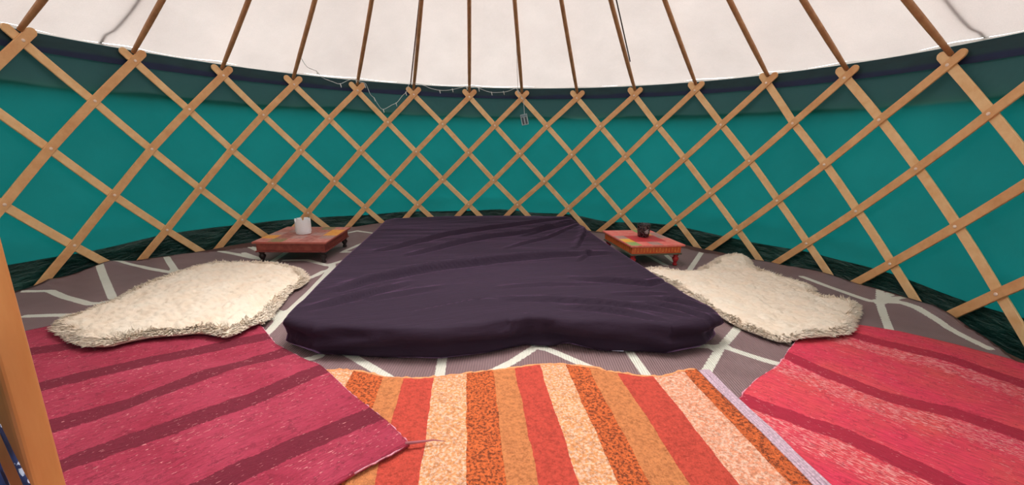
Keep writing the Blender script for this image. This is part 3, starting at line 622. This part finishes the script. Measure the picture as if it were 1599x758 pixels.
bmesh.ops.recalc_face_normals(bm, faces=bm.faces)
mt = thing('mattress', 'large low double mattress covered by a wrinkled dark charcoal purple sheet', 'mattress')
obj('fitted_sheet', bm, M_cover, mt, True)
tx, ty = D['TAG'][0]
bm = box_bm(-.022, .022, -.012, .012, 0, .002, .0008)
tg = obj('care_tag', bm, M_tag, mt); tg.location = (tx+.005, ty-.008, .010); tg.rotation_euler = (.15, 0, -.15); tg['label'] = 'small white label poking out under the front of the sheet'

# ------------------------------------------------------------------ sheepskins
def sheepskin(P, label, seed, count, up=.026):
    random.seed(seed)
    P = smooth_poly([tuple(q) for q in P], 1)
    t = thing('sheepskin_rug', label, 'sheepskin')
    cx = sum(p[0] for p in P)/len(P); cy = sum(p[1] for p in P)/len(P)
    # pull the hide in a little so the wool ends on the outline
    Pi = []
    n = len(P)
    for i in range(n):
        a, b2 = P[i-1], P[(i+1) % n]; tx, ty = b2[0]-a[0], b2[1]-a[1]; L = math.hypot(tx, ty) or 1
        q = (P[i][0]-ty/L*.022, P[i][1]+tx/L*.022)
        if not inside(q[0], q[1], P): q = (P[i][0]+ty/L*.022, P[i][1]-tx/L*.022)
        Pi.append(q)
    def h(x, y):
        base = .008
        for zf, poly in ((zl, PL), (zr, PR)):
            if inside(x, y, poly): base = max(base, zf(x, y)+.010)
        mx = polydist(x, y, MP+[MP[0]])
        if inside(x, y, MP): base = max(base, m_h(x, y, mx[0])+.012)
        return base
    def zf(x, y):
        b0 = sum(h(x+dx, y+dy) for dx, dy in ((0, 0), (.03, 0), (-.03, 0), (0, .03), (0, -.03)))/5
        d = polydist(x, y, Pi+[Pi[0]])[0]
        return max(b0, h(x, y))+.014*min(1, d/.05)+.008*nz(x, y, seed, 8)*min(1, d/.04)+.006
    def zc(x, y):
        d = polydist(x, y, Pi+[Pi[0]])[0]; k = min(1, d/.02)
        p = Vector((x, y*1.25, seed)); c = noise.cell_vector(p*3) 
        wx, wy = x+.012*nz(x, y, 1, 14), y+.012*nz(x, y, 6, 14)
        dd = noise.voronoi(Vector((wx*36, wy*50, seed)))[0]
        return zf(x, y)+k*(.014*(1-min(1, dd[0]*1.1)**1.6)+.003*nz(x*1.3, y, 2, 75)+.010*nz(x, y, 4, 13))
    o = rug_obj('fleece', Pi, .0065, zc, .006, [M_hide], t); o['kind'] = 'stuff'
    V = []; Fc = []
    x0, x1 = min(p[0] for p in Pi), max(p[0] for p in Pi); y0, y1 = min(p[1] for p in Pi), max(p[1] for p in Pi)
    k = 0
    while k < count*.8:
        x, y = random.uniform(x0, x1), random.uniform(y0, y1)
        if not inside(x, y, Pi): continue
        d, s, _ = polydist(x, y, Pi+[Pi[0]])
        if d > .03: continue
        k += 1
        # lean: clumps follow a slow noise field, and outwards at the rim
        lx = 1.3*nz(x, y, seed+.3, 7)+.5*nz(x, y, 5, 22); ly = 1.3*nz(x, y, seed+9.3, 7)+.5*nz(x, y, 8, 22)-.25
        ox, oy = x-cx, y-cy
        if d < .04:
            # outward normal from nearest edge by finite difference
            e = .006
            gx = polydist(x+e, y, Pi+[Pi[0]])[0]-polydist(x-e, y, Pi+[Pi[0]])[0]; gy = polydist(x, y+e, Pi+[Pi[0]])[0]-polydist(x, y-e, Pi+[Pi[0]])[0]
            gl = math.hypot(gx, gy) or 1; kk = 1.5*(1-d/.04); lx -= gx/gl*kk; ly -= gy/gl*kk
        rimf = max(0, 1-d/.06); L = up*random.uniform(.7, 1.35)*.9; r = random.uniform(.0030, .0060)
        z = zf(x, y)+.003*min(1, d/.03); base = len(V); ph = random.random()*6.28
        dirv = Vector((lx+random.uniform(-.4, .4), ly+random.uniform(-.4, .4), .75)).normalized()
        p = Vector((x, y, z)); segs = 3
        for sgi in range(segs+1):
            tt = sgi/segs; rad = r*(1-tt**1.5*.85)
            dd = (dirv+Vector((dirv.x, dirv.y, -.35))*tt*.7).normalized()
            if sgi: p = p+dd*L/segs; p.z = max(p.z, z-.012)
            wv_ = .0022*math.sin(tt*7+ph)
            sd_ = dd.cross(Vector((0, 0, 1))); sd_ = sd_.normalized() if sd_.length > 1e-3 else Vector((1, 0, 0)); up_ = sd_.cross(dd)
            for ca, cb in ((-1, -.15), (1, -.15), (0, .75)): V.append(tuple(p+sd_*(ca*rad+wv_)+up_*cb*rad))
        for sgi in range(segs):
            for q in range(3):
                A = base+sgi*3+q; B = base+sgi*3+(q+1) % 3; Fc.append((A, B, B+3, A+3))
        Fc.append((base+9, base+10, base+11))
    me = pyd('wool', V, Fc); o = obj('wool', me, M_hide, t, True); o['kind'] = 'stuff'
    return t
sheepskin(D['FL'], 'cream shaggy sheepskin on the left, between the crimson rug and the red low table', 3, 7000)
sheepskin(D['FR'], 'cream shaggy sheepskin on the right, touching mattress, scarlet rug and patchwork table', 11, 7000)

# ------------------------------------------------------------------ low painted tables
def paint(name, col, col2, amt=.5, sc=30):
    m, nt, b = newmat(name, col, .5)
    n = noise_t(nt, coords(nt), sc, 5, .75); r = ramp(nt, n, [(.42, col), (.62, col2)]); nt.links.new(r.outputs[0], b.inputs[0]); bump(nt, b, n, .001)
    return m
def bajot(name, label, P4, h, tiles, apron_m, mould_m, leg_m, edge_m, over=.016, motif=None):
    # P4 = back/front corners measured at the table top
    FLc, FRc, BRc, BLc = [Vector(q) for q in P4]
    cc = (FLc+FRc+BRc+BLc)/4; ex = ((FRc-FLc)+(BRc-BLc))/2; ey = ((BLc-FLc)+(BRc-FRc))/2
    ang = (math.atan2(ex.y, ex.x)+math.atan2(-ey.x, ey.y))/2; hw, hd = ex.length/2*.95, ey.length/2*.95
    t = thing(name, label, 'low table', (cc.x, cc.y, .004), ang)
    nT = len(tiles)
    bm = box_bm(-hw, hw, -hd, hd, h-.012, h-.0008, .002); obj('top_board', bm, edge_m, t)
    bm = bmesh.new(); ms = []
    for j, row in enumerate(tiles):
        for i, m in enumerate(row):
            if m not in ms: ms.append(m)
            w_ = .004
            xa, xb = -hw+.004+(2*hw-.008)*i/len(row), -hw+.004+(2*hw-.008)*(i+1)/len(row)
            ya, yb = hd-.004-(2*hd-.008)*(j+1)/nT, hd-.004-(2*hd-.008)*j/nT
            q = [bm.verts.new(c3) for c3 in ((xa, ya, h), (xb, ya, h), (xb, yb, h), (xa, yb, h))]
            q2 = [bm.verts.new((c3.co.x, c3.co.y, h-.001)) for c3 in q]
            fa = bm.faces.new(q); fa.material_index = ms.index(m)
            for k in range(4):
                fb = bm.faces.new((q[k], q2[k], q2[(k+1) % 4], q[(k+1) % 4])); fb.material_index = ms.index(m)
    o = obj('painted_top', bm, ms, t); o['label'] = 'patchwork of faded painted squares'
    a0 = .046
    bm = box_bm(-hw+over, hw-over, -hd+over, hd-over, h-.012-a0, h-.012, .002); apb = bm; am = [apron_m]+([motif] if motif else [])
    bm = box_bm(-hw+over-.006, hw-over+.006, -hd+over-.006, hd-over+.006, h-.012-a0-.009, h-.012-a0, .003); obj('moulding', bm, mould_m, t)
    lh = h-.012-a0-.009
    for sx in (-1, 1):
        for sy in (-1, 1):
            prof = [(.013, 0), (.015, .006), (.010, .014), (.012, .022), (.019, .034), (.020, .044), (.012, .052), (.017, .058), (.021, lh)]
            bm = lathe([(r_, z_*lh/.066 if z_ < lh else lh) for r_, z_ in [(a1, min(b1, .066)) for a1, b1 in prof]], 20, sx*(hw-over-.020), sy*(hd-over-.020)); obj('leg', bm, leg_m, t, True)
    if motif:                                    # painted scroll dots on the apron
        bm = apb; zc = h-.012-a0/2
        for side in range(4):
            ln = (hw if side % 2 == 0 else hd)-over-.02
            for k in range(15):
                s_ = -ln+2*ln*k/14
                for dz, rr_ in ((.009*math.cos(k*PI), .0042), (-.009*math.cos(k*PI), .0028), (0, .003)):
                    off = (hd if side % 2 == 0 else hw)-over+.0006
                    pos = {0: (s_, -off), 1: (off, s_), 2: (s_, off), 3: (-off, s_)}[side]; nrm = {0: (0, -1), 1: (1, 0), 2: (0, 1), 3: (-1, 0)}[side]
                    tv = (-nrm[1], nrm[0]); ring = []
                    for q in range(8):
                        aa = 2*PI*q/8; ring.append(bm.verts.new((pos[0]+tv[0]*rr_*math.cos(aa), pos[1]+tv[1]*rr_*math.cos(aa), zc+dz+rr_*math.sin(aa))))
                    ctr = bm.verts.new((pos[0]+nrm[0]*.0012, pos[1]+nrm[1]*.0012, zc+dz))
                    for q in range(8): bm.faces.new((ring[q], ring[(q+1) % 8], ctr)).material_index = 1
    obj('apron', apb, am, t)
    return t, ang
pk = paint('faded_rose_paint', srgb(186, 100, 92), srgb(206, 150, 138)); br = paint('worn_brick_paint', srgb(158, 82, 74), srgb(188, 128, 116))
og = paint('amber_paint', srgb(226, 142, 44), srgb(232, 176, 92)); gn = paint('sage_paint', srgb(118, 120, 78), srgb(176, 130, 100)); gy = paint('mauve_grey_paint', srgb(156, 120, 116), srgb(196, 150, 140))
bajot('low_table', 'low brick red painted table with black turned legs, left of the mattress', D['TABL'][0], .133,
      [[pk, br, br, gn, pk], [br, gy, br, br, og], [gy, br, br, gy, og], [og, br, gy, br, gy], [pk, gn, pk, br, pk]][:5],
      paint('brick_red_gloss', srgb(128, 46, 40), srgb(152, 72, 58), sc=18), paint('brick_edge', srgb(128, 54, 48), srgb(100, 36, 34)), simple('black_turned_wood', srgb(34, 20, 22), .4), paint('rose_edge', srgb(170, 92, 80), srgb(170, 76, 66)))
pk2 = paint('salmon_paint', srgb(238, 112, 106), srgb(240, 150, 136)); yl = paint('yellow_paint', srgb(246, 178, 44), srgb(240, 196, 100)); gr2 = paint('leaf_green_paint', srgb(130, 176, 92), srgb(170, 176, 120))
gy2 = paint('dove_grey_paint', srgb(166, 148, 142), srgb(216, 140, 130)); rd2 = paint('raspberry_paint', srgb(212, 52, 66), srgb(196, 74, 70))
bajot('low_table', 'low patchwork topped table with orange apron and red legs, right of the mattress', D['TABR'][0][1:]+D['TABR'][0][:1], .141,
      [[pk2, pk2, pk2, gr2, pk2], [pk2, pk2, pk2, yl, gy2], [gy2, rd2, rd2, rd2, gy2], [yl, rd2, rd2, rd2, pk2], [gr2, pk2, gy2, pk2, pk2]],
      paint('burnt_orange_paint', srgb(208, 84, 40), srgb(222, 112, 58), sc=14), paint('dull_green_edge', srgb(84, 92, 76), srgb(110, 104, 84)), paint('red_turned_wood', srgb(160, 24, 34), srgb(190, 44, 50)), paint('salmon_edge', srgb(226, 104, 96), srgb(230, 140, 126)),
      motif=simple('gold_motif_paint', srgb(236, 164, 70), .5))

# ------------------------------------------------------------------ candle holders
M_frost, nt, b = newmat('frosted_glass', srgb(246, 247, 250), .45, Transmission_Weight=.08, IOR=1.3)
n = noise_t(nt, coords(nt), 120, 2); bump(nt, b, n, .002)
cx, cy = D['CUPL'][0]; zt = .138
t = thing('candle_holder', 'white frosted glass candle holder with notched rim on the brick red low table', 'candle holder', (cx, cy, zt))
V = []; seg = 48; bm = bmesh.new(); H = .098; ro, ri = .046, .040
def rimz(k):
    a = (k/seg*6+.35) % 1.0
    return H-(.020 if a < .30 else 0)
rings = [[bm.verts.new((r_*math.cos(2*PI*k/seg), r_*math.sin(2*PI*k/seg), z_ if z_ < 9 else rimz(k))) for k in range(seg)] for r_, z_ in ((ro-.004, 0), (ro-.001, .003), (ro-.001, .012), (ro+.001, .014), (ro+.001, 9), (ri, 9), (ri, .008))]
for A, B in zip(rings, rings[1:]):
    for k in range(seg): bm.faces.new((A[k], A[(k+1) % seg], B[(k+1) % seg], B[k]))
bm.faces.new(rings[0][::-1]); bm.faces.new(rings[-1])
obj('glass', bm, M_frost, t)
obj('wax', lathe([(.001, .009), (ri-.002, .009), (ri-.002, .060), (.004, .058), (.001, .058)], 24), simple('white_wax', srgb(240, 236, 228), .4, 30, .04), t, True)
cx, cy = D['CUPR'][0]; zt = .146
M_smoke, nt, b = newmat('smoky_black_glass', srgb(34, 30, 34), .25)
vo = N(nt, 'ShaderNodeTexVoronoi'); vo.inputs['Scale'].default_value = 55; vo.feature = 'DISTANCE_TO_EDGE'; nt.links.new(coords(nt, (1, 1, .7)), vo.inputs[0])
r = ramp(nt, vo.outputs[0], [(.04, srgb(78, 72, 74)), (.14, srgb(30, 26, 30))]); nt.links.new(r.outputs[0], b.inputs[0]); bump(nt, b, vo.outputs[0], .003)
t = thing('candle_holder', 'dark smoky glass candle holder on the patchwork low table', 'candle holder', (cx, cy, zt))
obj('glass', lathe([(.030, 0), (.036, .003), (.0405, .038), (.0425, .082), (.043, .087), (.041, .088), (.039, .084), (.037, .038), (.033, .010), (.001, .009)], 40), M_smoke, t, True)
obj('wax', lathe([(.001, .011), (.032, .011), (.034, .040), (.004, .039), (.001, .039)], 24), simple('cream_wax', srgb(206, 190, 168), .4, 30, .04), t, True)
o = obj('wick', tube([(0, 0, .038), (.001, 0, .048), (.003, 0, .053)], .0009, 6), simple('wick', srgb(30, 26, 24), .9), t, True)
bm = bmesh.new(); bmesh.ops.create_uvsphere(bm, u_segments=12, v_segments=8, radius=.006, matrix=Matrix.Translation((.006, -.041, .042)) @ Matrix.Diagonal((1.4, .35, 1.9, 1)))
for a in range(6): bmesh.ops.create_uvsphere(bm, u_segments=8, v_segments=6, radius=.004, matrix=Matrix.Translation((.006+.011*math.cos(a*PI/3), -.0395, .042+.013*math.sin(a*PI/3))) @ Matrix.Diagonal((1.1, .35, 1.5, 1)))
o = obj('leaf_motif', bm, simple('silver_leaf', srgb(150, 146, 146), .4), t, True); o['label'] = 'grey raised leaf on the front of the dark glass'

# ------------------------------------------------------------------ string lights
sl = thing('string_lights', 'thin wire string of tiny clear lights looped along the trellis top', 'string lights')
W = [Vector(q) for q in D['WIRE']]
# catmull smoothing
PT = []
for i in range(len(W)-1):
    p0, p1, p2, p3 = W[max(0, i-1)], W[i], W[i+1], W[min(len(W)-1, i+2)]
    for k in range(4):
        s = k/4; PT.append(.5*((2*p1)+(p2-p0)*s+(2*p0-5*p1+4*p2-p3)*s*s+(3*p1-p0-3*p2+p3)*s**3))
PT.append(W[-1])
obj('wire', tube(PT, .0022, 6), M_wire, sl, True)
for q in D['BULB']:
    q = Vector(q); bm = tube([q+Vector((0, 0, .004)), q+Vector((.003, 0, -.006)), q+Vector((.006, 0, -.014)), q+Vector((.008, 0, -.024)), q+Vector((.0085, 0, -.028))], lambda s: (.0022, .0038, .0036, .0032, .0008)[min(4, int(round(s*4)))], 8); obj('bulb', bm, M_bulb, sl, True)
bx = Vector(D['BOX'])
bm = box_bm(-.030, .030, -.012, .012, -.046, .046, .004); bo = obj('battery_box', bm, M_grey, sl); bo.location = bx; bo.rotation_euler = (.1, -.22, -.2)
bo['label'] = 'pale grey battery box hanging on the wire'
for k in (-1, 1):
    o = obj('battery_slot', box_bm(-.009, .009, -.0012, .0012, -.030, .030, .001), M_greyd, bo); o.location = (k*.0135, -.0125, -.008)
o = obj('box_lid', box_bm(-.028, .028, -.0015, .0015, -.009, .009, .001), simple('lid_plastic', srgb(120, 140, 148), .5), bo); o.location = (0, -.013, .034)
uw = D['UPW']
o = obj('lead_wire', tube([Vector(q) for q in uw], .0016, 6), M_wire, sl, True)

# ------------------------------------------------------------------ door post and blue curtain by the camera
PO = [Vector(q) for q in D['POST']]
eR = PO[1]; eL = PO[4]
ax = (eR-eL); ax.z = 0; wdt = .076; ax.normalize(); ay = Vector((-ax.y, ax.x, 0))
dpt = .035; t_c = eR-ax*wdt/2-ay*dpt
po = thing('door_post', 'orange varnished wooden post close by at the left edge of the photo', 'post', (t_c.x, t_c.y, GZ+.16))
po.rotation_euler = (0, 0, math.atan2(ax.y, ax.x))
obj('shaft', box_bm(-wdt/2, wdt/2, 0, dpt, .05, 1.62, .005, 3), M_post, po)
obj('foot_block', box_bm(-wdt/2-.012, wdt/2+.012, -.012, dpt+.012, .03, .09, .004), M_post, po)
M_blue, nt, b = newmat('blue_print_cotton', srgb(48, 72, 140), .8)
vo = N(nt, 'ShaderNodeTexVoronoi'); vo.inputs['Scale'].default_value = 60; nt.links.new(coords(nt), vo.inputs[0])
n = noise_t(nt, coords(nt), 90, 3, .7)
msk = math_n(nt, 'MULTIPLY', math_n(nt, 'LESS_THAN', vo.outputs['Distance'], .30), math_n(nt, 'GREATER_THAN', n, .44))
nt.links.new(mix(nt, msk, ramp(nt, noise_t(nt, coords(nt), 14, 2), [(.4, srgb(16, 22, 56)), (.62, srgb(52, 78, 150))]).outputs[0], srgb(190, 208, 236)), b.inputs[0])
cu = thing('curtain', 'blue cotton curtain with white flower print hanging over the near post, bottom left corner', 'curtain')
nrm = Vector(fw); nrm.z = 0; nrm.normalize()
for nm, P in (('panel', D['CL1']), ('panel', D['CL2'])):
    P = [Vector(q) for q in P]
    e1 = Vector((rx[0], rx[1], 0)).normalized(); o0 = P[0]
    Q = [((p-o0).dot(e1), p.z) for p in P]
    Q = [(a1, z1) for a1, z1 in Q]
    v2, f2 = plan_mesh(Q, .008)
    VV = [o0+e1*a1+nrm*(.010*math.sin(a1*70+z1*9)) for a1, z1 in v2]
    VV = [Vector((q.x, q.y, z1)) for q, (a1, z1) in zip(VV, v2)]
    n0 = len(VV); V2 = VV+[q+nrm*.0025 for q in VV]; cnt = set()
    for t3 in f2:
        for a1, b1 in zip(t3, t3[1:]+t3[:1]): cnt.add((a1, b1))
    Fc = list(f2)+[tuple(i+n0 for i in t3[::-1]) for t3 in f2]+[(b1, a1, a1+n0, b1+n0) for a1, b1 in cnt if (b1, a1) not in cnt]
    obj(nm, pyd(nm, V2, Fc), M_blue, cu, True)
